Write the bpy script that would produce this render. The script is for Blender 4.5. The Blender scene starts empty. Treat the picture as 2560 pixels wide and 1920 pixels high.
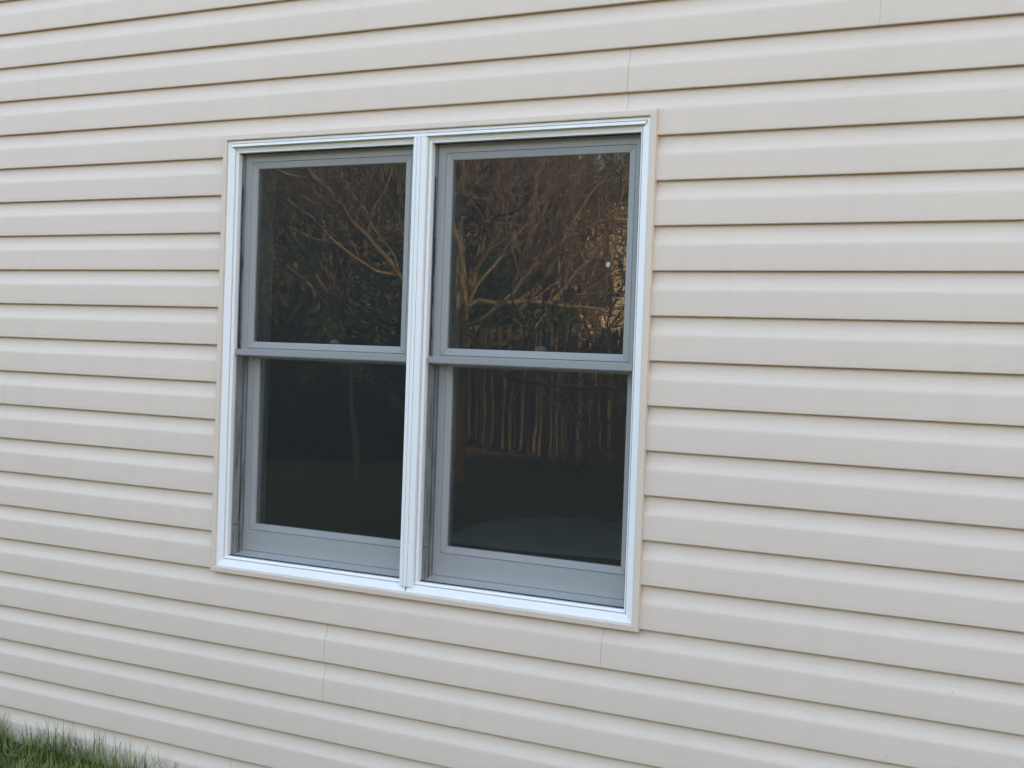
import bpy, bmesh, math, random
from mathutils import Vector, Matrix, noise as mnoise

scene = bpy.context.scene
rad = math.radians

# ------------------------------------------------------------------ camera
cam_d = bpy.data.cameras.new('camera')
cam = bpy.data.objects.new('camera', cam_d)
scene.collection.objects.link(cam)
cam_d.sensor_width = 36.0
cam_d.sensor_fit = 'HORIZONTAL'
cam_d.lens = 50.96
cam_d.clip_start = 0.02
cam_d.clip_end = 2000
_r = ((0.85582, -0.51558, -0.04178), (0.51612, 0.85652, 0.00237), (0.03456, -0.02359, 0.99912))
_right = Vector((_r[0][0], _r[1][0], _r[2][0]))
_fwd = Vector((_r[0][1], _r[1][1], _r[2][1]))
_up = Vector((_r[0][2], _r[1][2], _r[2][2]))
_m = Matrix.Identity(4)
for _i in range(3):
    _m[_i][0] = _right[_i]; _m[_i][1] = _up[_i]; _m[_i][2] = -_fwd[_i]
_m[0][3], _m[1][3], _m[2][3] = 2.5904, -3.7053, 1.5731
cam.matrix_world = _m
scene.camera = cam

# ------------------------------------------------------------------ sky, sun, exposure
SUN_EL, SUN_AZ = 17.0, 50.0          # azimuth from +y (behind the house) towards +x
world = bpy.data.worlds.new('World')
scene.world = world
world.use_nodes = True
wn = world.node_tree
for n in list(wn.nodes):
    wn.nodes.remove(n)
sky_n = wn.nodes.new('ShaderNodeTexSky')
sky_n.sky_type = 'NISHITA'
sky_n.sun_disc = False
sky_n.sun_elevation = rad(SUN_EL)
sky_n.sun_rotation = rad(SUN_AZ)
sky_n.air_density = 1.0
sky_n.dust_density = 4.0
sky_n.ozone_density = 0.0
bg = wn.nodes.new('ShaderNodeBackground')
bg.inputs['Strength'].default_value = 0.15
wo = wn.nodes.new('ShaderNodeOutputWorld')
wn.links.new(sky_n.outputs[0], bg.inputs[0])
wn.links.new(bg.outputs[0], wo.inputs[0])

sun_d = bpy.data.lights.new('sun', 'SUN')
sun_d.energy = 4.2
sun_d.angle = rad(0.5)
sun_d.color = (1.0, 0.79, 0.50)
sun = bpy.data.objects.new('sun', sun_d)
scene.collection.objects.link(sun)
S = Vector((math.sin(rad(SUN_AZ)) * math.cos(rad(SUN_EL)), math.cos(rad(SUN_AZ)) * math.cos(rad(SUN_EL)), math.sin(rad(SUN_EL))))
sun.rotation_euler = S.to_track_quat('Z', 'Y').to_euler()
sun.location = S * 40

vs = scene.view_settings
vs.view_transform = 'Standard'
vs.look = 'None'
vs.gamma = 1.0
vs.exposure = 2.78
vs.use_curve_mapping = False
scene.cycles.max_bounces = 10
scene.cycles.diffuse_bounces = 4
scene.cycles.glossy_bounces = 5
scene.cycles.transparent_max_bounces = 24
scene.cycles.caustics_reflective = False
scene.cycles.caustics_refractive = False
scene.cycles.use_denoising = True
scene.cycles.use_adaptive_sampling = False
scene.cycles.sample_clamp_indirect = 4.0

# ------------------------------------------------------------------ helpers
COL = scene.collection
def link(o):
    COL.objects.link(o)
    return o
def mesh_obj(name, verts, faces, mat, parent=None, smooth=False):
    me = bpy.data.meshes.new(name)
    me.from_pydata([tuple(v) for v in verts], [], faces)
    if smooth:
        me.polygons.foreach_set('use_smooth', [True] * len(me.polygons))
    me.update()
    if mat is not None:
        me.materials.append(mat)
    o = link(bpy.data.objects.new(name, me))
    if parent is not None:
        o.parent = parent
    return o
def share(name, me, parent, loc=(0, 0, 0), rot=(0, 0, 0), scale=(1, 1, 1)):
    o = link(bpy.data.objects.new(name, me))
    o.parent = parent
    o.location, o.rotation_euler, o.scale = loc, rot, scale
    return o
def empty(name, loc=(0, 0, 0)):
    o = link(bpy.data.objects.new(name, None))
    o.location = loc
    o.empty_display_size = 0.1
    return o
def tag(o, label=None, cat=None, group=None, kind=None):
    if label: o['label'] = label
    if cat: o['category'] = cat
    if group: o['group'] = group
    if kind: o['kind'] = kind
    return o

class MB:
    """collects geometry for one mesh object"""
    def __init__(self):
        self.v, self.f = [], []
    def add(self, verts, faces):
        b = len(self.v)
        self.v += [tuple(v) for v in verts]
        self.f += [tuple(i + b for i in f) for f in faces]
    def box(self, x0, x1, y0, y1, z0, z1):
        v = [(x0,y0,z0),(x1,y0,z0),(x1,y1,z0),(x0,y1,z0),(x0,y0,z1),(x1,y0,z1),(x1,y1,z1),(x0,y1,z1)]
        f = [(0,3,2,1),(4,5,6,7),(0,1,5,4),(1,2,6,5),(2,3,7,6),(3,0,4,7)]
        self.add(v, f)
    def tube(self, pts, rads, k=6, cap=True):
        n = len(pts)
        base = len(self.v)
        t0 = (pts[1] - pts[0]).normalized()
        ref = Vector((0, 0, 1)) if abs(t0.z) < 0.8 else Vector((1, 0, 0))
        for i in range(n):
            t = (pts[min(i + 1, n - 1)] - pts[max(i - 1, 0)])
            t = t.normalized() if t.length > 1e-9 else t0
            a = t.cross(ref)
            a = a.normalized() if a.length > 1e-6 else Vector((1, 0, 0))
            b = t.cross(a)
            for j in range(k):
                an = 2 * math.pi * j / k
                self.v.append(tuple(pts[i] + (a * math.cos(an) + b * math.sin(an)) * rads[i]))
        for i in range(n - 1):
            for j in range(k):
                j2 = (j + 1) % k
                self.f.append((base + i*k + j, base + i*k + j2, base + (i+1)*k + j2, base + (i+1)*k + j))
        if cap:
            self.f.append(tuple(base + j for j in range(k)))
            self.f.append(tuple(base + (n-1)*k + j for j in reversed(range(k))))
    def build(self, name, mat, parent=None, smooth=False):
        return mesh_obj(name, self.v, self.f, mat, parent, smooth)

def box_part(name, mat, parent, *b, bevel=0.0):
    m = MB(); m.box(*b)
    o = m.build(name, mat, parent)
    if bevel:
        mod = o.modifiers.new('bevel', 'BEVEL'); mod.width = bevel; mod.segments = 2
        mod.limit_method = 'ANGLE'
    return o

def mitre_piece(side, rect, prof, tot):
    """one mitred piece of a rectangular frame. prof = [(inset, y), ...] closed section,
    rect = outer x0,x1,z0,z1 ; tot = inset totals used for the corner cut (l, r, b, t)"""
    x0, x1, z0, z1 = rect
    l, r, b, t = tot
    A, B = [], []
    for u, y in prof:
        if side == 'l':
            A.append((x0 + u, y, z0 + u * b / l)); B.append((x0 + u, y, z1 - u * t / l))
        elif side == 'r':
            A.append((x1 - u, y, z0 + u * b / r)); B.append((x1 - u, y, z1 - u * t / r))
        elif side == 'b':
            A.append((x0 + u * l / b, y, z0 + u)); B.append((x1 - u * r / b, y, z0 + u))
        else:
            A.append((x0 + u * l / t, y, z1 - u)); B.append((x1 - u * r / t, y, z1 - u))
    n = len(prof)
    f = [(i, (i + 1) % n, n + (i + 1) % n, n + i) for i in range(n)]
    f += [tuple(range(n)), tuple(range(2 * n - 1, n - 1, -1))]
    return A + B, f
def fix_normals(o):
    bm = bmesh.new(); bm.from_mesh(o.data)
    bmesh.ops.recalc_face_normals(bm, faces=bm.faces)
    bm.to_mesh(o.data); bm.free()
    return o
def mitre_obj(name, side, rect, prof, tot, mat, parent):
    return fix_normals(mesh_obj(name, *mitre_piece(side, rect, prof, tot), mat, parent))

# ------------------------------------------------------------------ materials
def new_mat(name):
    m = bpy.data.materials.new(name)
    m.use_nodes = True
    nt = m.node_tree
    b = nt.nodes['Principled BSDF']
    return m, nt, b
def N(nt, t, **kw):
    n = nt.nodes.new(t)
    for k, v in kw.items():
        setattr(n, k, v)
    return n
def coords(nt, scale=(1, 1, 1), kind='Object'):
    tc = N(nt, 'ShaderNodeTexCoord'); mp = N(nt, 'ShaderNodeMapping')
    mp.inputs['Scale'].default_value = scale
    nt.links.new(tc.outputs[kind], mp.inputs[0])
    return mp.outputs[0]
def noise_tex(nt, vec, scale, detail=3, rough=0.5):
    n = N(nt, 'ShaderNodeTexNoise')
    n.inputs['Scale'].default_value = scale
    n.inputs['Detail'].default_value = detail
    n.inputs['Roughness'].default_value = rough
    nt.links.new(vec, n.inputs['Vector'])
    return n.outputs['Fac']
def ramp(nt, fac, stops):
    r = N(nt, 'ShaderNodeValToRGB')
    els = r.color_ramp.elements
    while len(els) < len(stops):
        els.new(0.5)
    for e, (p, c) in zip(els, stops):
        e.position = p
        e.color = (*c, 1) if len(c) == 3 else c
    nt.links.new(fac, r.inputs[0])
    return r.outputs[0]
def mix(nt, a, b, fac, mode='MIX'):
    m = N(nt, 'ShaderNodeMix', data_type='RGBA', blend_type=mode)
    for sock, v in ((m.inputs[6], a), (m.inputs[7], b), (m.inputs[0], fac)):
        if isinstance(v, (int, float)):
            sock.default_value = v
        elif isinstance(v, tuple):
            sock.default_value = (*v, 1)
        else:
            nt.links.new(v, sock)
    return m.outputs[2]
def bump(nt, b, h, strength, dist):
    n = N(nt, 'ShaderNodeBump')
    n.inputs['Strength'].default_value = strength
    n.inputs['Distance'].default_value = dist
    nt.links.new(h, n.inputs['Height'])
    nt.links.new(n.outputs[0], b.inputs['Normal'])

def mat_vinyl(name, col, grain=True, rough=0.5, dirt=0.32):
    m, nt, b = new_mat(name)
    w = coords(nt, (1, 1, 1))
    big = noise_tex(nt, w, 1.3, 4, 0.55)
    c = mix(nt, tuple(x * 0.93 for x in col), tuple(min(1, x * 1.04) for x in col), big)
    # faint vertical run-off streaks and small fly specks
    st = noise_tex(nt, coords(nt, (14, 14, 1.2)), 1.0, 4, 0.6)
    c = mix(nt, c, tuple(x * 0.86 for x in col), ramp(nt, st, [(0.52, (0, 0, 0)), (0.80, (dirt, dirt, dirt))]))
    sp = noise_tex(nt, w, 62.0, 1, 0.4)
    c = mix(nt, c, (0.16, 0.13, 0.10), ramp(nt, sp, [(0.80, (0, 0, 0)), (0.85, (0.3, 0.3, 0.3))]))
    nt.links.new(c, b.inputs['Base Color'])
    b.inputs['Roughness'].default_value = rough
    b.inputs['Specular IOR Level'].default_value = 0.35
    if grain:
        g = noise_tex(nt, coords(nt, (5, 5, 190)), 1.0, 5, 0.65)
        bump(nt, b, g, 0.42, 0.0013)
    else:
        g = noise_tex(nt, w, 30, 2)
        bump(nt, b, g, 0.04, 0.002)
    return m
SIDING = mat_vinyl('siding_vinyl', (0.705, 0.554, 0.451))
TRIM = mat_vinyl('trim_vinyl', (0.683, 0.542, 0.437), grain=False, dirt=0.35)
WHITE = mat_vinyl('white_vinyl', (0.83, 0.78, 0.755), grain=False, rough=0.35, dirt=0.25)

def mat_simple(name, col, rough=0.6, spec=0.4, var=0.15, nscale=8.0, metal=0.0, stretch=(1, 1, 1), bumpd=0.0):
    m, nt, b = new_mat(name)
    f = noise_tex(nt, coords(nt, stretch), nscale, 4, 0.6)
    c = mix(nt, tuple(x * (1 - var) for x in col), tuple(min(1, x * (1 + var)) for x in col), f)
    nt.links.new(c, b.inputs['Base Color'])
    b.inputs['Roughness'].default_value = rough
    b.inputs['Specular IOR Level'].default_value = spec
    b.inputs['Metallic'].default_value = metal
    if bumpd:
        bump(nt, b, f, 0.6, bumpd)
    return m
SCREENBAR = mat_simple('screen_bar_paint', (0.28, 0.265, 0.265), 0.45, 0.4, 0.04)
GASKET = mat_simple('black_gasket', (0.02, 0.02, 0.022), 0.7, 0.3, 0.2)
SASH = mat_simple('sash_vinyl', (0.76, 0.725, 0.70), 0.4, 0.4, 0.03, 3)
SEALANT = mat_simple('old_weatherstrip', (0.05, 0.048, 0.045), 0.9, 0.1, 0.4, 60)
SHEATH = mat_simple('dark_sheathing', (0.06, 0.055, 0.05), 0.9, 0.1)
CONCRETE = mat_simple('foundation_concrete', (0.16, 0.15, 0.14), 0.9, 0.1, 0.2, 12, bumpd=0.004)
ROOFM = mat_simple('roof_shingle', (0.09, 0.08, 0.075), 0.9, 0.1, 0.3, 10)
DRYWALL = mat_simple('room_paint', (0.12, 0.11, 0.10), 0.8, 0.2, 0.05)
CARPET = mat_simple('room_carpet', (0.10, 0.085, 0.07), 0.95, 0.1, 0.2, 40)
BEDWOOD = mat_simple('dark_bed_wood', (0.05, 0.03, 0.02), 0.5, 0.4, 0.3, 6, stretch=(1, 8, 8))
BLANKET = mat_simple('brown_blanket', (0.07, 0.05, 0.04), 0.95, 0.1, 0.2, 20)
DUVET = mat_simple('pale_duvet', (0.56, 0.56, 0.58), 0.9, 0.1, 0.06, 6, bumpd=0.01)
BRASS = mat_simple('lock_metal', (0.55, 0.54, 0.52), 0.35, 0.5, 0.1)

# jamb liner: white vinyl with grime settled in the track
m, nt, b = new_mat('jamb_liner')
f1 = noise_tex(nt, coords(nt, (60, 60, 7)), 1.0, 5, 0.7)
c = mix(nt, (0.50, 0.48, 0.46), (0.14, 0.115, 0.09), ramp(nt, f1, [(0.46, (0, 0, 0)), (0.66, (0.8, 0.8, 0.8))]))
nt.links.new(c, b.inputs['Base Color']); b.inputs['Roughness'].default_value = 0.6
JAMB = m

# window glass: reflecting and see-through, both faces of each pane
m, nt, b = new_mat('window_glass')
nt.nodes.remove(b)
lw = N(nt, 'ShaderNodeLayerWeight'); lw.inputs['Blend'].default_value = 0.5
pw = N(nt, 'ShaderNodeMath', operation='POWER'); pw.inputs[1].default_value = 5.0
nt.links.new(lw.outputs['Facing'], pw.inputs[0])
ma = N(nt, 'ShaderNodeMath', operation='MULTIPLY_ADD'); ma.inputs[1].default_value = 0.93; ma.inputs[2].default_value = 0.085
nt.links.new(pw.outputs[0], ma.inputs[0])
tr = N(nt, 'ShaderNodeBsdfTransparent'); tr.inputs[0].default_value = (0.74, 0.77, 0.76, 1)
gl = N(nt, 'ShaderNodeBsdfGlossy'); gl.inputs['Roughness'].default_value = 0.0
gl.inputs['Color'].default_value = (1, 1, 1, 1)
wv = noise_tex(nt, coords(nt, (1, 1, 1)), 3.0, 2, 0.5)
bp = N(nt, 'ShaderNodeBump'); bp.inputs['Strength'].default_value = 0.25; bp.inputs['Distance'].default_value = 0.002
nt.links.new(wv, bp.inputs['Height']); nt.links.new(bp.outputs[0], gl.inputs['Normal'])
mx = N(nt, 'ShaderNodeMixShader')
nt.links.new(ma.outputs[0], mx.inputs[0]); nt.links.new(tr.outputs[0], mx.inputs[1]); nt.links.new(gl.outputs[0], mx.inputs[2])
nt.links.new(mx.outputs[0], nt.nodes['Material Output'].inputs[0])
GLASS = m

# insect screen: fine dark mesh, mostly holes
m, nt, b = new_mat('screen_mesh')
b.inputs['Base Color'].default_value = (0.016, 0.016, 0.017, 1)
b.inputs['Roughness'].default_value = 0.6
tr = N(nt, 'ShaderNodeBsdfTransparent')
mx = N(nt, 'ShaderNodeMixShader')
sv = noise_tex(nt, coords(nt, (160, 1, 4)), 1.0, 2, 0.5)
mr = N(nt, 'ShaderNodeMapRange')
mr.inputs['To Min'].default_value = 0.59; mr.inputs['To Max'].default_value = 0.66
nt.links.new(sv, mr.inputs[0])
nt.links.new(mr.outputs[0], mx.inputs[0])
nt.links.new(b.outputs[0], mx.inputs[1]); nt.links.new(tr.outputs[0], mx.inputs[2])
nt.links.new(mx.outputs[0], nt.nodes['Material Output'].inputs[0])
SCREEN = m

# vegetation and yard
def mat_bark(name, a, b_):
    m, nt, b = new_mat(name)
    f = noise_tex(nt, coords(nt, (9, 9, 2)), 2.0, 6, 0.7)
    nt.links.new(mix(nt, a, b_, f), b.inputs['Base Color'])
    b.inputs['Roughness'].default_value = 0.85
    b.inputs['Specular IOR Level'].default_value = 0.2
    return m
BARK = mat_bark('bark', (0.085, 0.06, 0.034), (0.25, 0.185, 0.105))
BARKD = mat_bark('dark_bark', (0.05, 0.035, 0.024), (0.16, 0.115, 0.075))
TWIGD = mat_bark('dark_twig_bark', (0.03, 0.022, 0.015), (0.09, 0.062, 0.038))
TWIG = mat_bark('twig_bark', (0.05, 0.035, 0.02), (0.20, 0.14, 0.08))
def mat_leaf(name, a, b_, scale=3.0):
    m, nt, b = new_mat(name)
    f = noise_tex(nt, coords(nt), scale, 4, 0.7)
    nt.links.new(mix(nt, a, b_, ramp(nt, f, [(0.3, (0, 0, 0)), (0.7, (1, 1, 1))])), b.inputs['Base Color'])
    b.inputs['Roughness'].default_value = 0.55
    b.inputs['Specular IOR Level'].default_value = 0.3
    return m
NEEDLE = mat_leaf('evergreen_foliage', (0.016, 0.026, 0.009), (0.05, 0.06, 0.02))
BLADE = mat_leaf('grass_blade', (0.04, 0.085, 0.018), (0.25, 0.30, 0.07), 14.0)
BLADEDRY = mat_leaf('dry_grass', (0.20, 0.15, 0.07), (0.30, 0.24, 0.12), 9.0)
DEADLEAF = mat_leaf('dead_leaf', (0.16, 0.085, 0.045), (0.32, 0.18, 0.09), 5.0)
m, nt, b = new_mat('soil_lawn')
f = noise_tex(nt, coords(nt), 1.6, 8, 0.7)
nt.links.new(ramp(nt, f, [(0.30, (0.05, 0.037, 0.025)), (0.45, (0.06, 0.065, 0.025)), (0.60, (0.085, 0.085, 0.035)), (0.75, (0.15, 0.115, 0.06))]), b.inputs['Base Color'])
b.inputs['Roughness'].default_value = 0.95; b.inputs['Specular IOR Level'].default_value = 0.1
bump(nt, b, noise_tex(nt, coords(nt), 25, 5, 0.7), 0.8, 0.02)
SOIL = m
m, nt, b = new_mat('fence_wood')
f = noise_tex(nt, coords(nt, (30, 30, 2.0)), 1.0, 5, 0.65)
nt.links.new(mix(nt, (0.045, 0.033, 0.02), (0.20, 0.15, 0.085), f), b.inputs['Base Color'])
b.inputs['Roughness'].default_value = 0.85; b.inputs['Specular IOR Level'].default_value = 0.2
FENCE = m
NHOUSE = mat_simple('neighbour_siding', (0.55, 0.44, 0.30), 0.6, 0.3, 0.05)

# ------------------------------------------------------------------ ground
GN = 60
gv, gf = [], []
xs = [-300, -120, -60] + [-34 + i * 1.0 for i in range(48)] + [30, 60, 120, 300]
ys = [-400, -150, -70] + [-36 + i * 1.0 for i in range(35)] + [-0.6, -0.3, -0.1, 0.02, 0.6, 4, 9, 40, 200]
for y in ys:
    for x in xs:
        z = 0.0
        if y < 0.01:
            z = 0.03 * mnoise.noise(Vector((x * 0.5, y * 0.5, 0))) - 0.01
            if y > -0.7:
                z = 0.012 * mnoise.noise(Vector((x * 3, y * 3, 2)))
        gv.append((x, y, z))
nx = len(xs)
for j in range(len(ys) - 1):
    for i in range(nx - 1):
        gf.append((j*nx + i, j*nx + i + 1, (j+1)*nx + i + 1, (j+1)*nx + i))
ground = mesh_obj('ground', gv, gf, SOIL, None, True)
tag(ground, 'lawn and bare soil at the foot of the siding', 'ground', kind='structure')

# ------------------------------------------------------------------ house
PITCH = 0.127
def lip_z(n):
    return (n + 18.25) * PITCH
WX, WZ0, WZ1 = 0.800, 0.792, 2.256            # rough opening behind the trim
house = empty('house', (0, 0, 0))
tag(house, 'house wall of beige horizontal lap siding around the twin window', 'house')
HX0, HX1, HY1, EAVE = -7.0, 12.5, 9.0, 6.4

# sheathing with the window hole, side and back walls, foundation
box_part('wall_sheathing', SHEATH, house, HX0, -0.80, 0.020, 0.14, 0.05, EAVE)
box_part('wall_sheathing', SHEATH, house, 0.80, HX1, 0.020, 0.14, 0.05, EAVE)
box_part('wall_sheathing', SHEATH, house, -0.80, 0.80, 0.020, 0.14, 0.05, 0.79)
box_part('wall_sheathing', SHEATH, house, -0.80, 0.80, 0.020, 0.14, 2.258, EAVE)
box_part('end_wall', TRIM, house, HX0, HX0 + 0.15, 0.141, HY1, 0.05, EAVE)
box_part('end_wall', TRIM, house, HX1 - 0.15, HX1, 0.141, HY1, 0.05, EAVE)
box_part('back_wall', TRIM, house, HX0 + 0.151, HX1 - 0.151, HY1 - 0.15, HY1, 0.05, EAVE)
box_part('foundation', CONCRETE, house, HX0 + 0.01, HX1 - 0.01, 0.016, HY1, -0.3, 0.045)
rv = [(HX0-.3,-.42,EAVE),(HX1+.3,-.42,EAVE),(HX1+.3,4.5,EAVE+2.0),(HX0-.3,4.5,EAVE+2.0),(HX0-.3,9.4,EAVE),(HX1+.3,9.4,EAVE)]
rv += [(x, y, z + 0.16) for x, y, z in rv]
rf = [(0,1,2,3),(3,2,5,4),(6,9,8,7),(9,10,11,8),(0,6,7,1),(4,5,11,10),(0,3,9,6),(3,4,10,9),(1,7,8,2),(2,8,11,5)]
mesh_obj('roof', rv, rf, ROOFM, house)

# one siding course section, bottom lip to hidden top: (height above lip, depth)
PROF = [(0.0022, 0.0135), (0.0, 0.0128), (-0.0004, 0.0016), (0.0010, 0.0002), (0.0035, 0.0), (0.022, 0.0004), (0.045, 0.0009), (0.066, 0.0014),
        (0.0735, 0.0017), (0.0755, 0.0023), (0.082, 0.0047), (0.092, 0.0084), (0.102, 0.0110), (0.112, 0.0126), (0.127, 0.0134), (0.1285, 0.0134)]
def course_wave(x, z, n):
    return 0.0011 * mnoise.noise(Vector((x * 0.9, n * 3.7, z * 1.5))) + 0.0005 * mnoise.noise(Vector((x * 3.1, n * 5.1, z * 4)))
def siding_panel(x0, x1, courses, proud):
    m = MB()
    for n in courses:
        zb = lip_z(n)
        spans = []
        if zb + 0.1285 <= WZ0 or zb >= WZ1:
            spans = [(x0, x1, None)]
        else:
            if x0 < -WX: spans.append((x0, min(x1, -WX), None))
            if x1 > WX: spans.append((max(x0, WX), x1, None))
            a, b_ = max(x0, -WX), min(x1, WX)
            if a < b_:
                if zb + 0.1285 > WZ1: spans.append((a, b_, ('hi', WZ1)))
                if zb < WZ0: spans.append((a, b_, ('lo', WZ0)))
        for a, b_, clip in spans:
            if b_ - a < 1e-4: continue
            pr = [(zb + h, d) for h, d in PROF]
            if clip:
                lim = clip[1]; out = []
                keep = (lambda z: z >= lim) if clip[0] == 'hi' else (lambda z: z <= lim)
                for i, p in enumerate(pr):
                    if i:
                        q = pr[i-1]
                        if keep(q[0]) != keep(p[0]):
                            t = (lim - q[0]) / (p[0] - q[0])
                            out.append((lim, q[1] + t * (p[1] - q[1])))
                    if keep(p[0]): out.append(p)
                pr = out
                if len(pr) < 2: continue
            ns = max(1, int(round((b_ - a) / 0.16)))
            base = len(m.v)
            for i in range(ns + 1):
                x = a + (b_ - a) * i / ns
                for z, d in pr:
                    m.v.append((x, d + proud + course_wave(x, z, n), z + 0.0006 * mnoise.noise(Vector((x * 0.7, n * 2.3, 9)))))
            k = len(pr)
            for i in range(ns):
                for j in range(k - 1):
                    m.f.append((base + i*k + j, base + (i+1)*k + j, base + (i+1)*k + j + 1, base + i*k + j + 1))
    if m.f:
        o = m.build('siding_panel', SIDING, house, True)
        me = o.data
        return o
SEAMS = {2: 1.432, 0: 0.709, -12: 0.6895, -14: -0.3155, -18: -0.708, 4: 0.9, -16: 1.0, -2: 0.25, -4: -0.4, -6: 0.5, -8: -0.1, -10: 0.3}
rng = random.Random(4)
n = -18
while lip_z(n) < EAVE - 0.05:
    s0 = SEAMS.get(n, rng.uniform(-1.8, 1.8))
    cuts = [s0 + k * 3.66 for k in range(-4, 5)]
    cuts = [HX0 + 0.02] + [c for c in cuts if HX0 + 0.4 < c < HX1 - 0.4] + [HX1 - 0.02]
    cs = [k for k in (n, n - 1) if lip_z(k) > 0 and lip_z(k) < EAVE - 0.1]
    for i in range(len(cuts) - 1):
        # each length laps over the next; the lapped edge leaves a hairline gap
        siding_panel(cuts[i] + 0.0003, cuts[i + 1] - 0.0003, cs, -0.0002 if i % 2 else 0.0002)
    n += 2

# ------------------------------------------------------------------ window
win = empty('twin_window', (0, 0, 0.80))
tag(win, 'white twin double-hung window with grey insect screens and dark reflecting glass', 'window', kind='thing')
# beige channel trim, mitred
CAS_RECT = (-0.808, 0.808, 0.785, 2.264)
cas_prof = [(0.0, 0.012), (0.0, -0.0075), (0.002, -0.0095), (0.016, -0.0105), (0.0185, -0.0095), (0.0195, -0.006), (0.0195, 0.012)]
for s in 'lrbt':
    o = mitre_obj('trim_strip', s, CAS_RECT, cas_prof, (0.0195,) * 4, TRIM, win)
    o.location = (0, 0, -0.80)
# white frame
FR = (-0.7885, 0.7885, 0.8045, 2.2445)
il, it = 0.0365, 0.0415
jamb_prof = [(0.0, 0.03), (0.0, -0.003), (0.003, -0.0045), (0.0258, 0.0035), (0.0264, 0.0130), (0.0288, 0.0130), (0.0292, 0.0060), (0.0350, 0.0105), (0.0365, 0.0125), (0.0365, 0.03)]
head_prof = [(0.0, 0.03), (0.0, 0.001), (0.0015, -0.001), (0.0095, -0.002), (0.0105, 0.005), (0.0115, 0.005), (0.012, -0.004), (0.0205, -0.005), (0.0215, -0.003), (0.0218, 0.010), (0.0325, 0.0125), (0.033, 0.0145), (0.034, 0.0145), (0.0345, 0.0100), (0.0405, 0.0110), (0.0415, 0.0135), (0.0415, 0.03)]
tot = (il, il, il, it)
for s, pr, nm in (('l', jamb_prof, 'frame_jamb'), ('r', jamb_prof, 'frame_jamb'), ('b', jamb_prof, 'frame_sill'), ('t', head_prof, 'frame_head')):
    o = mitre_obj(nm, s, FR, pr, tot, WHITE, win)
    o.location = (0, 0, -0.80)
OZ0, OZ1 = 0.841, 2.203              # clear opening
# mullion: stepped vertical post between the two units
mp = [(-0.0360, 0.03), (-0.0360, 0.0125), (-0.0345, 0.0105), (-0.0290, 0.0060), (-0.0286, 0.0130), (-0.0264, 0.0130), (-0.0260, 0.0010), (-0.0245, -0.0030), (-0.0120, -0.0050), (-0.0112, -0.0015), (-0.0100, -0.0015), (-0.0092, -0.0060), (0.0030, -0.0060), (0.0038, -0.0022), (0.0050, -0.0022), (0.0058, -0.0050), (0.0245, -0.0030), (0.0260, 0.0010), (0.0264, 0.0130), (0.0286, 0.0130), (0.0290, 0.0060), (0.0345, 0.0105), (0.0360, 0.0125), (0.0360, 0.03)]
k = len(mp)
mv = [(x, y, (0.8235 if abs(x) < 0.0265 else 0.838)) for x, y in mp] + [(x, y, (2.2250 if abs(x) < 0.0265 else 2.206)) for x, y in mp]
mf = [(i, (i+1) % k, k + (i+1) % k, k + i) for i in range(k)] + [tuple(range(k)), tuple(range(2*k - 1, k - 1, -1))]
o = fix_normals(mesh_obj('mullion', mv, mf, WHITE, win)); o.location = (0, 0, -0.80)
# hairline joint in the sill under the mullion
o = box_part('sill_joint', GASKET, win, -0.0004, 0.0006, -0.0046, 0.004, 0.8065, 0.8225); o.location = (0, 0, -0.80)

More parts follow.
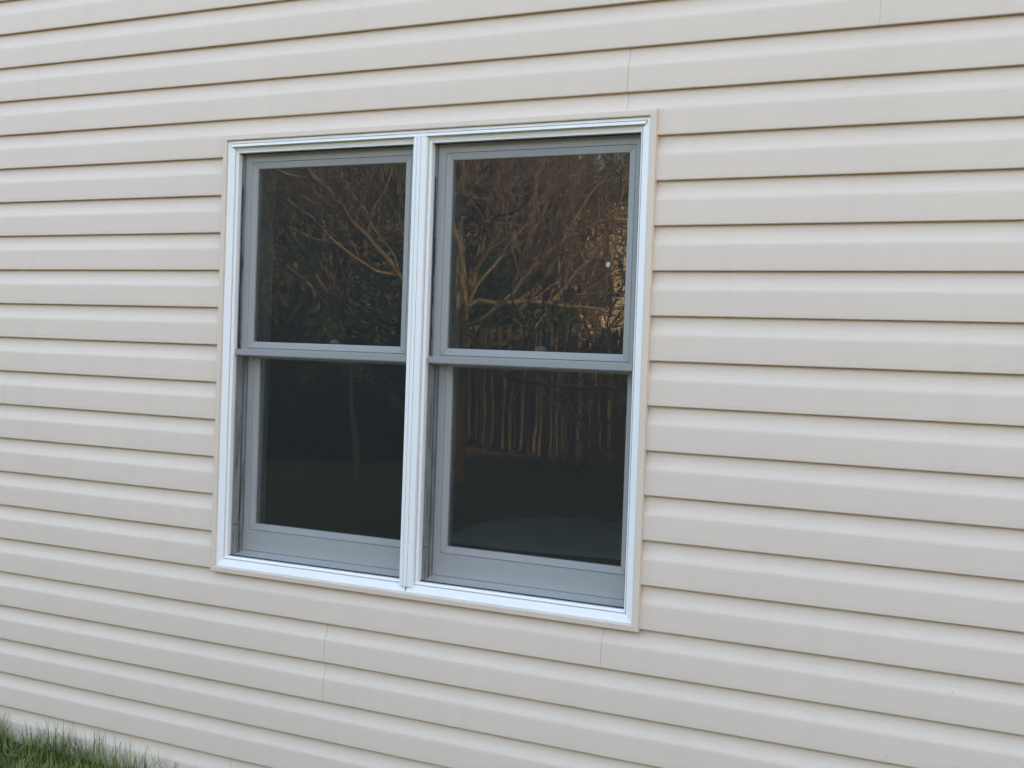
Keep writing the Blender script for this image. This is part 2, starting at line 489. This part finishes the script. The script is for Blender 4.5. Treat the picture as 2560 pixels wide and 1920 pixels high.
def wbox(name, mat, parent, *b, bevel=0.0):
    o = box_part(name, mat, parent, *b, bevel=bevel)
    if parent is win: o.location = (0, 0, -0.80)
    return o
rngw = random.Random(11)
for cx in (-0.394, 0.394):
    hw = 0.3575
    # --- jamb liners, head liner, sloping sill
    for sgn in (-1, 1):
        xf = cx + sgn * hw
        a, b_ = sorted((xf - sgn * 0.0005, xf + sgn * 0.018))
        g0, g1 = sorted((xf + sgn * 0.009, xf + sgn * 0.018))
        wbox('jamb_liner', JAMB, win, a, b_, 0.0305, 0.062, OZ0 - 0.004, OZ1 + 0.006, bevel=0.001)
        wbox('jamb_groove', GASKET, win, g0, g1, 0.0622, 0.0718, OZ0 - 0.004, OZ1 + 0.006)
        wbox('jamb_liner', JAMB, win, a, b_, 0.072, 0.20, OZ0 - 0.004, OZ1 + 0.006, bevel=0.001)
        # small joint in the liner near the foot
        j0, j1 = sorted((xf - sgn * 0.0011, xf + sgn * 0.002))
        wbox('liner_joint', GASKET, win, j0, j1, 0.0335, 0.052, 0.944, 0.9465)
    wbox('head_liner', SASH, win, cx - 0.36, cx + 0.36, 0.0305, 0.20, OZ1 + 0.0065, OZ1 + 0.022)
    sv_ = [(cx-.3565, .0302, .8375), (cx+.3565, .0302, .8375), (cx+.3565, .0860, .8548), (cx-.3565, .0860, .8548), (cx-.3565, .0302, .815), (cx+.3565, .0302, .815), (cx+.3565, .0860, .815), (cx-.3565, .0860, .815)]
    o = fix_normals(mesh_obj('sill_slope', sv_, [(0,1,2,3),(4,7,6,5),(0,4,5,1),(1,5,6,2),(2,6,7,3),(3,7,4,0)], SASH, win)); o.location = (0, 0, -0.80)
    # crumbling weatherstrip on the left jamb, beside the upper sash
    xl = cx - hw + 0.0008
    wv_, wf_ = [], []
    zz = 1.548; i = 0
    while zz < 2.10:
        wd = 0.0045 + 0.006 * max(0.0, 0.5 + mnoise.noise(Vector((zz * 14, cx * 9, 0)))) * (1.0 if zz < 1.85 else (2.12 - zz) / 0.27)
        wd *= 0.75 + 0.5 * rngw.random()
        wv_ += [(xl, 0.0308, zz), (xl + 0.0014, 0.0308, zz), (xl + 0.0012, 0.0312 + wd, zz), (xl, 0.0312 + wd, zz)]
        if i:
            bs = 4 * (i - 1)
            for j in range(4):
                wf_.append((bs + j, bs + (j+1) % 4, bs + 4 + (j+1) % 4, bs + 4 + j))
        i += 1
        zz += 0.004 + 0.003 * rngw.random()
    o = fix_normals(mesh_obj('weatherstrip', wv_, wf_, SEALANT, win)); o.location = (0, 0, -0.80)
    # --- sashes
    def make_sash(rect, ys, ins, bead_w):
        x0, x1, z0, z1 = rect
        l, r, b_, t = ins
        prof_of = lambda u: [(0.0, ys + 0.030), (0.0, ys + 0.0008), (0.0008, ys), (u - 0.0008, ys), (u - 0.0002, ys + 0.0008), (u - 0.0002, ys + 0.030)]
        sm = MB()
        for s, u in (('l', l), ('r', r), ('b', b_), ('t', t)):
            sm.add(*mitre_piece(s, rect, prof_of(u), ins))
        sash = fix_normals(sm.build('sash', SASH, win)); sash.location = (0, 0, -0.80)
        br = (x0 + l + .0012, x1 - r - .0012, z0 + b_ + .0012, z1 - t - .0012)
        bp_ = [(0.0, ys + 0.026), (0.0, ys + 0.0015), (0.0008, ys + 0.0005), (bead_w - 0.002, ys + 0.0045), (bead_w, ys + 0.0065), (bead_w, ys + 0.026)]
        for s in 'lrbt':
            vs_, fs_ = mitre_piece(s, br, bp_, (bead_w,) * 4)
            k_ = len(bp_); ax = 2 if s in 'lr' else 0
            vs_ = [tuple(c + (0.0008 if i < k_ else -0.0008) * (j == ax) for j, c in enumerate(v)) for i, v in enumerate(vs_)]
            o = fix_normals(mesh_obj('glazing_bead', vs_, fs_, SASH, sash))
        g = 0.004
        box_part('glass_pane', GLASS, sash, br[0] + bead_w - g, br[1] - bead_w + g, ys + 0.0105, ys + 0.0145, br[2] + bead_w - g, br[3] - bead_w + g)
        return sash
    up = make_sash((cx - 0.3555, cx + 0.3555, 1.520, 2.2085), 0.045, (0.0275, 0.0275, 0.028, 0.0325), 0.0215)
    lo = make_sash((cx - 0.3535, cx + 0.3535, 0.856, 1.5615), 0.083, (0.0255, 0.0255, 0.071, 0.0255), 0.0215)
    # sash lock on the lower sash's top rail
    lk = MB()
    lk.box(cx - 0.034, cx + 0.034, 0.088, 0.108, 1.5617, 1.569)
    pts = [Vector((cx - 0.012 + 0.006 * i, 0.098 + 0.003 * math.sin(i), 1.569 + 0.010 * math.sin(math.pi * (i + 1) / 8))) for i in range(7)]
    lk.tube(pts, [0.007, 0.009, 0.010, 0.010, 0.009, 0.007, 0.005], 8)
    lk.build('sash_lock', BRASS, lo)
    # --- insect screen
    fr_p = [(0.0, 0.0250), (0.0, 0.0188), (0.0006, 0.0182), (0.0018, 0.0182), (0.0024, 0.0188), (0.0024, 0.0250)]
    sm = MB()
    for s in 'rbt':
        sm.add(*mitre_piece(s, (cx - 0.3560, cx + 0.3560, OZ0 + 0.002, OZ1 - 0.0015), fr_p, (0.0024,) * 4))
    sc_ = fix_normals(sm.build('insect_screen', GASKET, win)); sc_.location = (0, 0, -0.80)
    fix = box_part('screen_mesh', SCREEN, sc_, cx - 0.3538, cx + 0.3538, 0.0222, 0.0226, OZ0 + 0.0042, OZ1 - 0.0037)
    # one layer only: keep the front face of the sheet
    bm = bmesh.new(); bm.from_mesh(fix.data)
    bm.faces.ensure_lookup_table()
    bmesh.ops.delete(bm, geom=[f for f in bm.faces if f.normal.y > -0.5], context='FACES')
    bm.to_mesh(fix.data); bm.free()
    box_part('mid_bar', SCREENBAR, sc_, cx - 0.3537, cx + 0.3537, 0.0165, 0.0220, 1.5245, 1.5435, bevel=0.001)

# ------------------------------------------------------------------ the room behind the glass
def structure(name, mat, *b):
    o = box_part(name, mat, None, *b)
    return tag(o, kind='structure')
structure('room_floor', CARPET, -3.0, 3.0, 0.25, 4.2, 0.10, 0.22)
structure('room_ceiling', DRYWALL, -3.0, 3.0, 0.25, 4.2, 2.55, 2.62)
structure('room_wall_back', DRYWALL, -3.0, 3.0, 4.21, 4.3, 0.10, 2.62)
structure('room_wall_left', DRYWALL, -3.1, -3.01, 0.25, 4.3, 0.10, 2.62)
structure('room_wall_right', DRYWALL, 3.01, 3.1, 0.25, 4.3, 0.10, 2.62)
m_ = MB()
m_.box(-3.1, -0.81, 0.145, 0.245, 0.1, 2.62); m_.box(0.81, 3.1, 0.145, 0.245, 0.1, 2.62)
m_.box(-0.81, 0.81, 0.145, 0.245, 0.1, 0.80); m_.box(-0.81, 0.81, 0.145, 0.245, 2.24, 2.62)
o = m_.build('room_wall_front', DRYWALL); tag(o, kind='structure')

bed = empty('bed', (0.2, 1.5, 0.22))
tag(bed, 'dark wooden bed with a brown blanket inside the room behind the right-hand glass', 'bed')
def bpart(name, mat, *b, bevel=0.0):
    o = box_part(name, mat, bed, *b, bevel=bevel); return o
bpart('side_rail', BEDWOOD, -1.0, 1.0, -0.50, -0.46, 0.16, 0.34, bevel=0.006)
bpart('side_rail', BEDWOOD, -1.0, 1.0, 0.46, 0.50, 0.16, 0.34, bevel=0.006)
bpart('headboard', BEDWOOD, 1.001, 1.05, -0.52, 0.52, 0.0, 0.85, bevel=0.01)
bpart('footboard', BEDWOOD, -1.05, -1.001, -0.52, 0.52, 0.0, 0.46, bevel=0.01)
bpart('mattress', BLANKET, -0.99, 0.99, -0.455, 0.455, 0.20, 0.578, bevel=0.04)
# rumpled duvet lying across the bed
dv, df = [], []
NX, NY = 44, 20
for side in (0, 1):
    for i in range(NX + 1):
        u = i / NX
        for j in range(NY + 1):
            v = j / NY
            x = -0.66 + 1.5 * u
            ed = min(1.0, u / 0.13) * min(1.0, (1 - u) / 0.15)
            hgt = 0.105 * (math.sin(math.pi * v) ** 0.55) * (ed ** 0.6) * (0.82 + 0.3 * mnoise.noise(Vector((x * 2.6, v * 2, 0.3))))
            hgt += 0.022 * mnoise.noise(Vector((x * 9, v * 4, 1.0))) * ed
            y = 1.13 + 0.62 * v + 0.04 * math.sin(x * 4)
            dv.append((x, y, 0.799 + (max(0.004, hgt) if side == 0 else 0.0)))
k = (NX + 1) * (NY + 1)
for i in range(NX):
    for j in range(NY):
        a = i * (NY + 1) + j
        df.append((a, a + NY + 1, a + NY + 2, a + 1)); df.append((k + a, k + a + 1, k + a + NY + 2, k + a + NY + 1))
for i in range(NX):
    a = i * (NY + 1); df.append((a, k + a, k + a + NY + 1, a + NY + 1))
    a = i * (NY + 1) + NY; df.append((a, a + NY + 1, k + a + NY + 1, k + a))
for j in range(NY):
    df.append((j, j + 1, k + j + 1, k + j)); a = NX * (NY + 1) + j; df.append((a, k + a, k + a + 1, a + 1))
duv = mesh_obj('duvet', dv, df, DUVET, None, True)
tag(duv, 'pale blue rumpled duvet on the bed seen through the lower right glass', 'duvet')

# ------------------------------------------------------------------ yard fence (seen mirrored in the glass)
fence = empty('stockade_fence', (-8.0, -14.6, 0))
fence.rotation_euler = (0, 0, rad(34))
tag(fence, 'weathered stockade fence of rounded pickets mirrored in the right-hand glass', 'fence')
pk = MB()
seg = 6
ring = [(-0.044 + 0.088 * i / seg, -0.030 * 1 + 0 * i) for i in range(seg + 1)]
prof = [(0.036 * math.cos(math.pi * i / seg), 0.042 * math.sin(math.pi * i / seg)) for i in range(seg + 1)]
kk = len(prof)
vv = [(x, y, 0.04) for x, y in prof] + [(x, y, 1.84) for x, y in prof] + [(0, 0.008, 1.93)]
ff = [(i, (i + 1) % kk, kk + (i + 1) % kk, kk + i) for i in range(kk)] + [tuple(reversed(range(kk)))] + [(kk + i, kk + (i + 1) % kk, 2 * kk) for i in range(kk)]
p0 = fix_normals(mesh_obj('picket', vv, ff, FENCE, fence))
rngf = random.Random(3)
x = -3.4; first = True
while x < 8.6:
    if first:
        o = p0; first = False
    else:
        o = share('picket', p0.data, fence)
    o.location = (x, rngf.uniform(-0.03, 0.03), rngf.uniform(-0.05, 0.04))
    o.rotation_euler = (rngf.uniform(-0.012, 0.012), rngf.uniform(-0.035, 0.035), rngf.uniform(-0.2, 0.2))
    o.scale = (rngf.uniform(0.85, 1.1), 1, rngf.uniform(0.97, 1.02))
    x += rngf.uniform(0.090, 0.125)
for z in (0.35, 1.0, 1.6):
    box_part('rail', FENCE, fence, -3.5, 8.7, -0.085, -0.035, z - 0.04, z + 0.04)
for i in range(5):
    xx = -3.3 + i * 2.44
    box_part('post', FENCE, fence, xx - 0.05, xx + 0.05, -0.19, -0.09, -0.2, 1.9)

# ------------------------------------------------------------------ trees
def grow(rng, base, stems, levels, wood, twig, up=0.25, twig_r=0.004):
    """stems: list of (dir, radius, length). levels: per level (n_children, length ratio, radius ratio, spread). Returns twig tips"""
    tips = []
    stack = [(base + off, d.normalized(), r, L, 0) for off, d, r, L in reversed(stems)]
    trunk_pts = None
    while stack:
        p, d, r, L, lev = stack.pop()
        if lev == 0 and trunk_pts:
            for q0, q1 in zip(trunk_pts, trunk_pts[1:]):
                if q0.z <= p.z <= q1.z:
                    p = q0.lerp(q1, (p.z - q0.z) / max(1e-6, q1.z - q0.z))
                    break
        last = lev >= len(levels)
        nseg = 3 if last else max(4, int(L / 0.28))
        pts, rs = [p.copy()], [r]
        q, dd = p.copy(), d.copy()
        for i in range(nseg):
            wob = (0.09 if r > 0.055 else (0.06 if lev == 0 and trunk_pts is None else 0.2)) if not last else 0.28
            dd = (dd + Vector((rng.gauss(0, wob), rng.gauss(0, wob), rng.gauss(0, wob) + up * 0.25))).normalized()
            q = q + dd * (L / nseg)
            pts.append(q.copy()); rs.append(max(0.0015, r * (1 - 0.62 * (i + 1) / nseg)))
        (twig if lev >= len(levels) - 1 and lev > 0 else wood).tube(pts, rs, 3 if r < 0.007 else (5 if r < 0.03 else 8), cap=False)
        tips.append((pts[-1], dd, lev))
        if lev == 0 and trunk_pts is None: trunk_pts = pts
        if last: continue
        nc, lr, rr, spread = levels[lev]
        for c in range(nc):
            t0_ = 0.22 if lev or len(stems) == 1 or pts is not trunk_pts else 0.6
            t = t0_ + (1 - t0_) * (c + rng.random()) / nc
            i = min(nseg - 1, int(t * nseg)); fr_ = t * nseg - i
            pp = pts[i].lerp(pts[i + 1], min(1, fr_))
            axis = Vector((rng.gauss(0, 1), rng.gauss(0, 1), rng.gauss(0, 1))).normalized()
            tang = (pts[i + 1] - pts[i]).normalized()
            nd = (tang * math.cos(spread) + axis.cross(tang).normalized() * math.sin(spread) + Vector((0, 0, up * 0.5))).normalized()
            ll = L * lr * rng.uniform(0.65, 1.2) * (1.15 - 0.45 * t)
            stack.insert(0, (pp, nd, max(twig_r * 0.7, rs[i] * rr), ll, lev + 1))
    return tips

def foliage(rng, mb, tips, n, size, spread, minlev):
    pool = [t for t in tips if t[2] >= minlev]
    for _ in range(n):
        p, d, _l = rng.choice(pool)
        c = p + Vector((rng.gauss(0, spread), rng.gauss(0, spread), rng.gauss(0, spread)))
        a = Vector((rng.gauss(0, 1), rng.gauss(0, 1), rng.gauss(0, 0.7))).normalized()
        b_ = a.cross(Vector((rng.gauss(0, 1), rng.gauss(0, 1), rng.gauss(0, 1)))).normalized()
        s = size * rng.uniform(0.5, 1.3)
        mb.add([c - a * s, c + b_ * s * 0.28, c + a * s, c - b_ * s * 0.28], [(0, 1, 2, 3)])

def tree(name, loc, seed, stems, levels, label, cat, group=None, leaves=None, bark=None, up=0.25):
    rng = random.Random(seed)
    wood, twig = MB(), MB()
    tips = grow(rng, Vector((0, 0, 0)), stems, levels, wood, twig, up)
    t = empty(name, loc)
    tag(t, label, cat, group)
    wood.build('trunk', bark or BARK, t, True)
    twig.build('crown', TWIG, t)
    if leaves:
        lf = MB()
        foliage(rng, lf, tips, *leaves)
        lf.build('foliage', NEEDLE, t)
    return t
V3 = Vector
# spreading many-stemmed tree mirrored in the right-hand glass
tree('spreading_tree', (-6.75, -10.4, 0), 21,
     [(V3((0, 0, 0)), V3((0.05, 0, 1)), 0.10, 3.4)] + [(V3((0, 0, h_)), V3(d_), r_, L_) for h_, d_, r_, L_ in (
      (1.1, (0.50, 0.1, 0.95), 0.05, 3.8), (1.55, (0.95, 0.25, 0.30), 0.045, 3.6), (1.5, (0.30, -0.1, 1), 0.045, 3.6), (1.6, (-0.5, 0.2, 0.8), 0.026, 3.0), (1.4, (0.75, -0.3, 0.75), 0.042, 3.6),
      (1.75, (1.0, 0.3, 0.12), 0.03, 3.2), (1.45, (0.12, 0.3, 1), 0.042, 3.4), (1.9, (0.6, 0.4, 0.8), 0.035, 3.2), (2.0, (0.9, -0.1, 0.5), 0.032, 3.2), (1.8, (-0.15, 0.4, 1), 0.035, 3.0))],
     [(11, 0.55, 0.6, 0.6), (7, 0.6, 0.62, 0.65), (4, 0.6, 0.65, 0.7)],
     'bare many-stemmed tree with sunlit branches mirrored in the right-hand glass', 'tree')
# second bare tree whose low branches sweep in from the right of the mirrored view
tree('sweeping_tree', (-2.4, -11.9, 0), 77,
     [(V3((0, 0, 0)), V3((0.02, 0, 1)), 0.12, 3.8), (V3((0, 0, 2.0)), V3((-1, 0.1, 0.22)), 0.04, 3.8), (V3((0, 0, 2.15)), V3((-1, -0.2, 0.10)), 0.034, 3.8), (V3((0, 0, 2.0)), V3((-0.9, 0.3, 0.4)), 0.036, 3.6), (V3((0, 0, 2.2)), V3((-0.9, 0, 0.5)), 0.034, 3.4), (V3((0, 0, 2.1)), V3((-1, 0.15, 0.15)), 0.03, 3.6), (V3((0, 0, 1.9)), V3((0.8, 0.3, 0.6)), 0.05, 2.8)],
     [(11, 0.5, 0.6, 0.6), (7, 0.6, 0.62, 0.65), (4, 0.6, 0.65, 0.7)],
     'bare tree with low branches sweeping in from the right of the mirrored view', 'tree', up=0.2)
# slender tree with some evergreen growth mirrored in the left-hand glass
tree('slender_tree', (-7.6, -9.6, 0), 5,
     [(V3((0, 0, 0)), V3((0.0, 0, 1)), 0.038, 2.9), (V3((0, 0, 1.85)), V3((-0.85, 0.1, 0.5)), 0.03, 2.6), (V3((0, 0, 1.95)), V3((0.7, 0.2, 0.8)), 0.03, 2.6), (V3((0, 0, 2.05)), V3((-0.4, -0.2, 1)), 0.03, 2.6), (V3((0, 0, 2.0)), V3((0.35, -0.3, 1)), 0.028, 2.4), (V3((0, 0, 2.1)), V3((-0.7, 0.3, 0.7)), 0.026, 2.4), (V3((0, 0, 2.2)), V3((0.8, -0.1, 0.6)), 0.026, 2.4), (V3((0, 0, 2.3)), V3((0.1, 0.4, 1)), 0.026, 2.2)],
     [(9, 0.55, 0.6, 0.65), (6, 0.6, 0.6, 0.7), (3, 0.6, 0.6, 0.8)],
     'slender forked tree with thin green foliage mirrored in the left-hand glass', 'tree', None, (6500, 0.035, 0.14, 2), bark=BARKD)

# woods beyond the fence: three shapes, copied
def woods_proto(seed, h, n1, leaves=None):
    rng = random.Random(seed)
    wood, twig = MB(), MB()
    tips = grow(rng, V3((0, 0, 0)), [(V3((0, 0, 0)), V3((0.05, 0, 1)), 0.14, h)], [(n1, 0.42, 0.5, 1.0), (7, 0.5, 0.5, 0.85), (6, 0.6, 0.5, 0.8)], wood, twig, 0.2)
    lf = None
    if leaves:
        lf = MB(); foliage(rng, lf, tips, *leaves)
    return wood, twig, lf
protos = []
for sd, h, n1, lv in ((31, 7.0, 16, None), (32, 6.0, 18, None), (33, 7.5, 18, (9000, 0.085, 0.22, 1))):
    w_, t_, l_ = woods_proto(sd, h, n1, lv)
    protos.append((w_, t_, l_))
meshes = []
rngt = random.Random(9)
spots = [(-24, -21, 0), (-21.5, -18.5, 2), (-19.5, -22, 1), (-17.5, -18.2, 2), (-16.2, -21, 0), (-14.6, -18.6, 2), (-13.2, -23, 1), (-12.2, -19.6, 0), (-4.6, -20.5, 2), (-30, -22, 2), (-26, -27, 2), (-33, -27, 2), (-21, -30, 2), (-13.5, -28, 2), (-27, -24, 1), (-22.8, -26, 2), (-18.6, -27, 2), (-15.5, -26, 1), (-1.8, -19.5, 1)]
for i, (x, y, kd) in enumerate(spots):
    t = empty('evergreen_tree' if kd == 2 else 'bare_tree', (x, y, 0))
    if kd == 2:
        tag(t, 'dark evergreen tree standing beyond the fence, mirrored in the glass', 'tree', 'evergreens beyond the fence')
    else:
        tag(t, 'bare twiggy tree standing beyond the fence, mirrored in the glass', 'tree', 'bare trees beyond the fence')
    t.rotation_euler = (0, 0, rngt.uniform(0, 6.28))
    s = rngt.uniform(0.85, 1.15); t.scale = (s, s, s)
    if len(meshes) <= kd or meshes[kd] is None:
        while len(meshes) <= kd: meshes.append(None)
    if meshes[kd] is None:
        w_, t_, l_ = protos[kd]
        ms = [('trunk', w_.build('trunk', BARKD, t, True).data), ('crown', t_.build('crown', TWIGD, t).data)]
        if l_: ms.append(('foliage', l_.build('foliage', NEEDLE, t).data))
        meshes[kd] = ms
    else:
        for nm, me in meshes[kd]:
            share(nm, me, t)

# unseen evergreen hedge added at right to block low sky glow along wall
hp = MB(); rngh = random.Random(8)
for _ in range(15000):
    z = rngh.uniform(0.05, 4.6); a_ = rngh.uniform(0, 6.283); rr = (0.95 - 0.16 * z) * (0.55 + 0.5 * rngh.random() ** 0.5)
    c = Vector((math.cos(a_) * rr, math.sin(a_) * rr, z))
    d1 = Vector((math.cos(a_) * 0.5 + rngh.gauss(0, .5), math.sin(a_) * 0.5 + rngh.gauss(0, .5), rngh.uniform(0.2, 1.2))).normalized()
    d2 = d1.cross(Vector((rngh.gauss(0, 1), rngh.gauss(0, 1), rngh.gauss(0, 1)))).normalized()
    s = rngh.uniform(0.035, 0.085)
    hp.add([c - d1 * s, c + d2 * s * 0.4, c + d1 * s, c - d2 * s * 0.4], [(0, 1, 2, 3)])
hedge_me = None
names = ('nearest the house', 'second from the house', 'third from the house', 'fourth from the house', 'fifth from the house', 'sixth from the house', 'seventh from the house', 'eighth from the house', 'ninth from the house', 'nearest the fence')
for i in range(10):
    t = empty('glow_block_shrub', (12.5 + 0.1 * (i % 2), -0.9 - 1.5 * i, 0))
    tag(t, 'unseen dark evergreen shrub added right of the camera to block horizon glow, ' + names[i], 'shrub', 'added evergreens blocking horizon glow')
    st = MB(); st.tube([Vector((0, 0, -0.05)), Vector((0, 0, 2.0)), Vector((0, 0, 4.4))], [0.06, 0.045, 0.01], 7)
    if i == 0:
        hedge_me = (hp.build('crown', NEEDLE, t).data, st.build('trunk', BARKD, t).data)
    else:
        share('crown', hedge_me[0], t, rot=(0, 0, i * 1.1), scale=(1.15, 1.15, 0.66 + 0.05 * (i % 3))); share('trunk', hedge_me[1], t, scale=(1, 1, 0.64))

for i, (x, y) in enumerate(((-9.9, -12.4), (-11.0, -11.7), (-12.2, -11.9), (-13.4, -11.4), (-14.6, -11.8), (-15.9, -11.3))):
    t = empty('yard_shrub', (x, y, 0))
    tag(t, 'dark evergreen shrub beyond the slender tree, mirrored low in the left-hand glass', 'shrub', 'evergreen shrubs left of the fence')
    share('crown', hedge_me[0], t, rot=(0, 0, 0.7 + i * 1.3), scale=(1.1, 1.1, 0.36 + 0.05 * (i % 3))); share('trunk', hedge_me[1], t, scale=(1, 1, 0.34))

for i, (x, y) in enumerate(((-11.2, -17.5), (-13.4, -18.4), (-15.2, -17.0), (-17.0, -18.6), (-18.8, -17.2), (-20.8, -18.6), (-22.6, -17.0), (-24.6, -18.8), (-12.2, -21.5), (-15.0, -22.0), (-18.0, -22.5), (-21.2, -22.5), (-24.5, -22.5))):
    t = empty('conifer', (x, y, 0))
    tag(t, 'tall dark conifer in the belt behind the fence, mirrored in the glass', 'tree', 'conifers behind the fence')
    k_ = 1.2 + 0.35 * ((i * 7) % 5) / 5
    if x > -14: k_ *= 0.62
    share('crown', hedge_me[0], t, rot=(0, 0, 0.4 + i * 1.7), scale=(1.5, 1.5, k_ * 1.25)); share('trunk', hedge_me[1], t, scale=(2, 2, k_ * 1.25))

# neighbour's house glimpsed through the branches
nh = empty('neighbour_house', (-17, -34, 0))
tag(nh, 'sunlit tan house far behind the trees, glimpsed mirrored in the glass', 'house')
box_part('wall', NHOUSE, nh, -7, 7, -8, 0, 0, 6.2)
nv = [(-7.4, 0.4, 6.2), (7.4, 0.4, 6.2), (7.4, -4, 7.0), (-7.4, -4, 7.0), (-7.4, -8.4, 6.2), (7.4, -8.4, 6.2)]
mesh_obj('roof', nv, [(0, 1, 2, 3), (3, 2, 5, 4), (0, 3, 4), (1, 5, 2)], ROOFM, nh)
for wx in (-4.5, -1, 3.5):
    wdw = box_part('window', SHEATH, nh, wx, wx + 1.1, 0.003, 0.06, 2.9, 4.4)

# ------------------------------------------------------------------ grass at the foot of the wall
rngg = random.Random(17)
gm, gd = MB(), MB()
def blade(mb, x, y, z, h, lean, az, w):
    a = Vector((math.cos(az), math.sin(az), 0)); side = Vector((-a.y, a.x, 0)) * w
    b0 = Vector((x, y, z)); vs_ = []
    for i, t in enumerate((0, 0.4, 0.75)):
        c = b0 + a * (lean * h * t * t) + Vector((0, 0, h * t * (1 - 0.25 * lean * t)))
        ww = side * (1 - 0.45 * t)
        vs_ += [c - ww, c + ww]
    vs_.append(b0 + a * (lean * h) + Vector((0, 0, h * (1 - 0.25 * lean))))
    mb.add(vs_, [(0, 1, 3, 2), (2, 3, 5, 4), (4, 5, 6)])
def grass_patch(x0, x1, y0, y1, count, hmin, hmax):
    for _ in range(count):
        x, y = rngg.uniform(x0, x1), rngg.uniform(y0, y1)
        dens = 0.5 + mnoise.noise(Vector((x * 3.2, y * 3.2, 4)))
        if rngg.random() > 0.15 + dens: continue
        if abs(x + 1.70) < 0.06 and y > -0.22 and rngg.random() < 0.85: continue
        h = rngg.uniform(hmin, hmax) * (0.55 + 0.6 * max(0, dens))
        blade(gd if rngg.random() < 0.10 else gm, x, y, -0.012, h * (1.0 if y < -0.05 else 0.8), rngg.uniform(0.1, 1.0), rngg.uniform(0, 6.28), rngg.uniform(0.0010, 0.0024))
grass_patch(-2.6, -1.0, -0.75, -0.012, 16000, 0.06, 0.15)
grass_patch(-5.0, 4.0, -1.6, -0.02, 16000, 0.04, 0.10)
# tall seedy tufts against the wall
for cx_, n_, h_ in ((-1.90, 90, 0.21), (-1.84, 60, 0.19), (-1.62, 70, 0.17), (-1.52, 60, 0.20), (-1.44, 70, 0.19), (-1.36, 60, 0.20), (-1.28, 60, 0.19), (-1.20, 46, 0.18), (-1.12, 30, 0.19), (-1.02, 26, 0.18), (-0.92, 16, 0.17), (-0.82, 8, 0.16), (-2.02, 60, 0.2)):
    for _ in range(n_):
        blade(gm, cx_ + rngg.gauss(0, 0.035), -0.02 - abs(rngg.gauss(0, 0.03)), -0.01, h_ * rngg.uniform(0.4, 1.1), rngg.uniform(0.05, 0.75), rngg.uniform(0, 6.28), rngg.uniform(0.0010, 0.0019))
gg = gm.build('grass', BLADE); tag(gg, 'green grass growing along the foot of the siding', 'grass', kind='stuff')
gg2 = gd.build('dry_grass', BLADEDRY); tag(gg2, 'dry yellow grass stems among the green grass', 'grass', kind='stuff')

# pale dry leaf caught on the right-hand screen
lv_ = [(0, -0.0006, 0)] + [(0.0065 * math.cos(a_) * (1 + 0.25 * math.sin(3 * a_)), -0.0002 - 0.0012 * (i % 2), 0.008 * math.sin(a_)) for i, a_ in enumerate([6.283 * q / 9 for q in range(9)])]
lv_ += [(x_, 0.0010, z_) for x_, y_, z_ in lv_]
lf_ = [(0, 1 + (i + 1) % 9, 1 + i) for i in range(9)] + [(10, 11 + i, 11 + (i + 1) % 9) for i in range(9)] + [(1 + i, 1 + (i + 1) % 9, 11 + (i + 1) % 9, 11 + i) for i in range(9)]
o = fix_normals(mesh_obj('stuck_leaf', lv_, lf_, mat_simple('pale_dry_leaf', (0.48, 0.42, 0.30), 0.8, 0.2, 0.2, 200)))
o.location = (0.657, 0.0210, 1.828)
tag(o, 'small pale dry leaf stuck on the right-hand insect screen', 'leaf')
# fallen leaves
def leaf_mesh(mb, c, s, az, rng, curl=0.3):
    a = Vector((math.cos(az), math.sin(az), 0)); b_ = Vector((-a.y, a.x, 0))
    out = [(-1, 0), (-0.5, 0.42), (0.1, 0.5), (0.65, 0.28), (1, 0), (0.65, -0.28), (0.1, -0.5), (-0.5, -0.42)]
    vs_ = [c + Vector((0, 0, 0.004))]
    for u, v in out:
        vs_.append(c + a * (u * s) + b_ * (v * s) + Vector((0, 0, curl * s * (u * u * 0.5 + v * v) * rng.uniform(0.6, 1.4))))
    mb.add(vs_, [(0, i, i % 8 + 1) for i in range(1, 9)])
lm = MB()
leaf_mesh(lm, Vector((-1.60, -0.13, 0.035)), 0.045, 0.7, rngg, 0.5)
o = lm.build('fallen_leaf', DEADLEAF); tag(o, 'curled brown fallen leaf in the grass by the wall', 'leaf')
lt = MB()
for _ in range(2600):
    y = -15 + abs(rngg.gauss(0, 1.3)); x = rngg.uniform(-19, 1)
    leaf_mesh(lt, Vector((x, y, 0.03)), rngg.uniform(0.03, 0.06), rngg.uniform(0, 6.28), rngg, 0.7)
o = lt.build('leaf_litter', DEADLEAF); tag(o, 'strip of orange leaf litter along the fence, mirrored in the glass', 'leaves', kind='stuff')
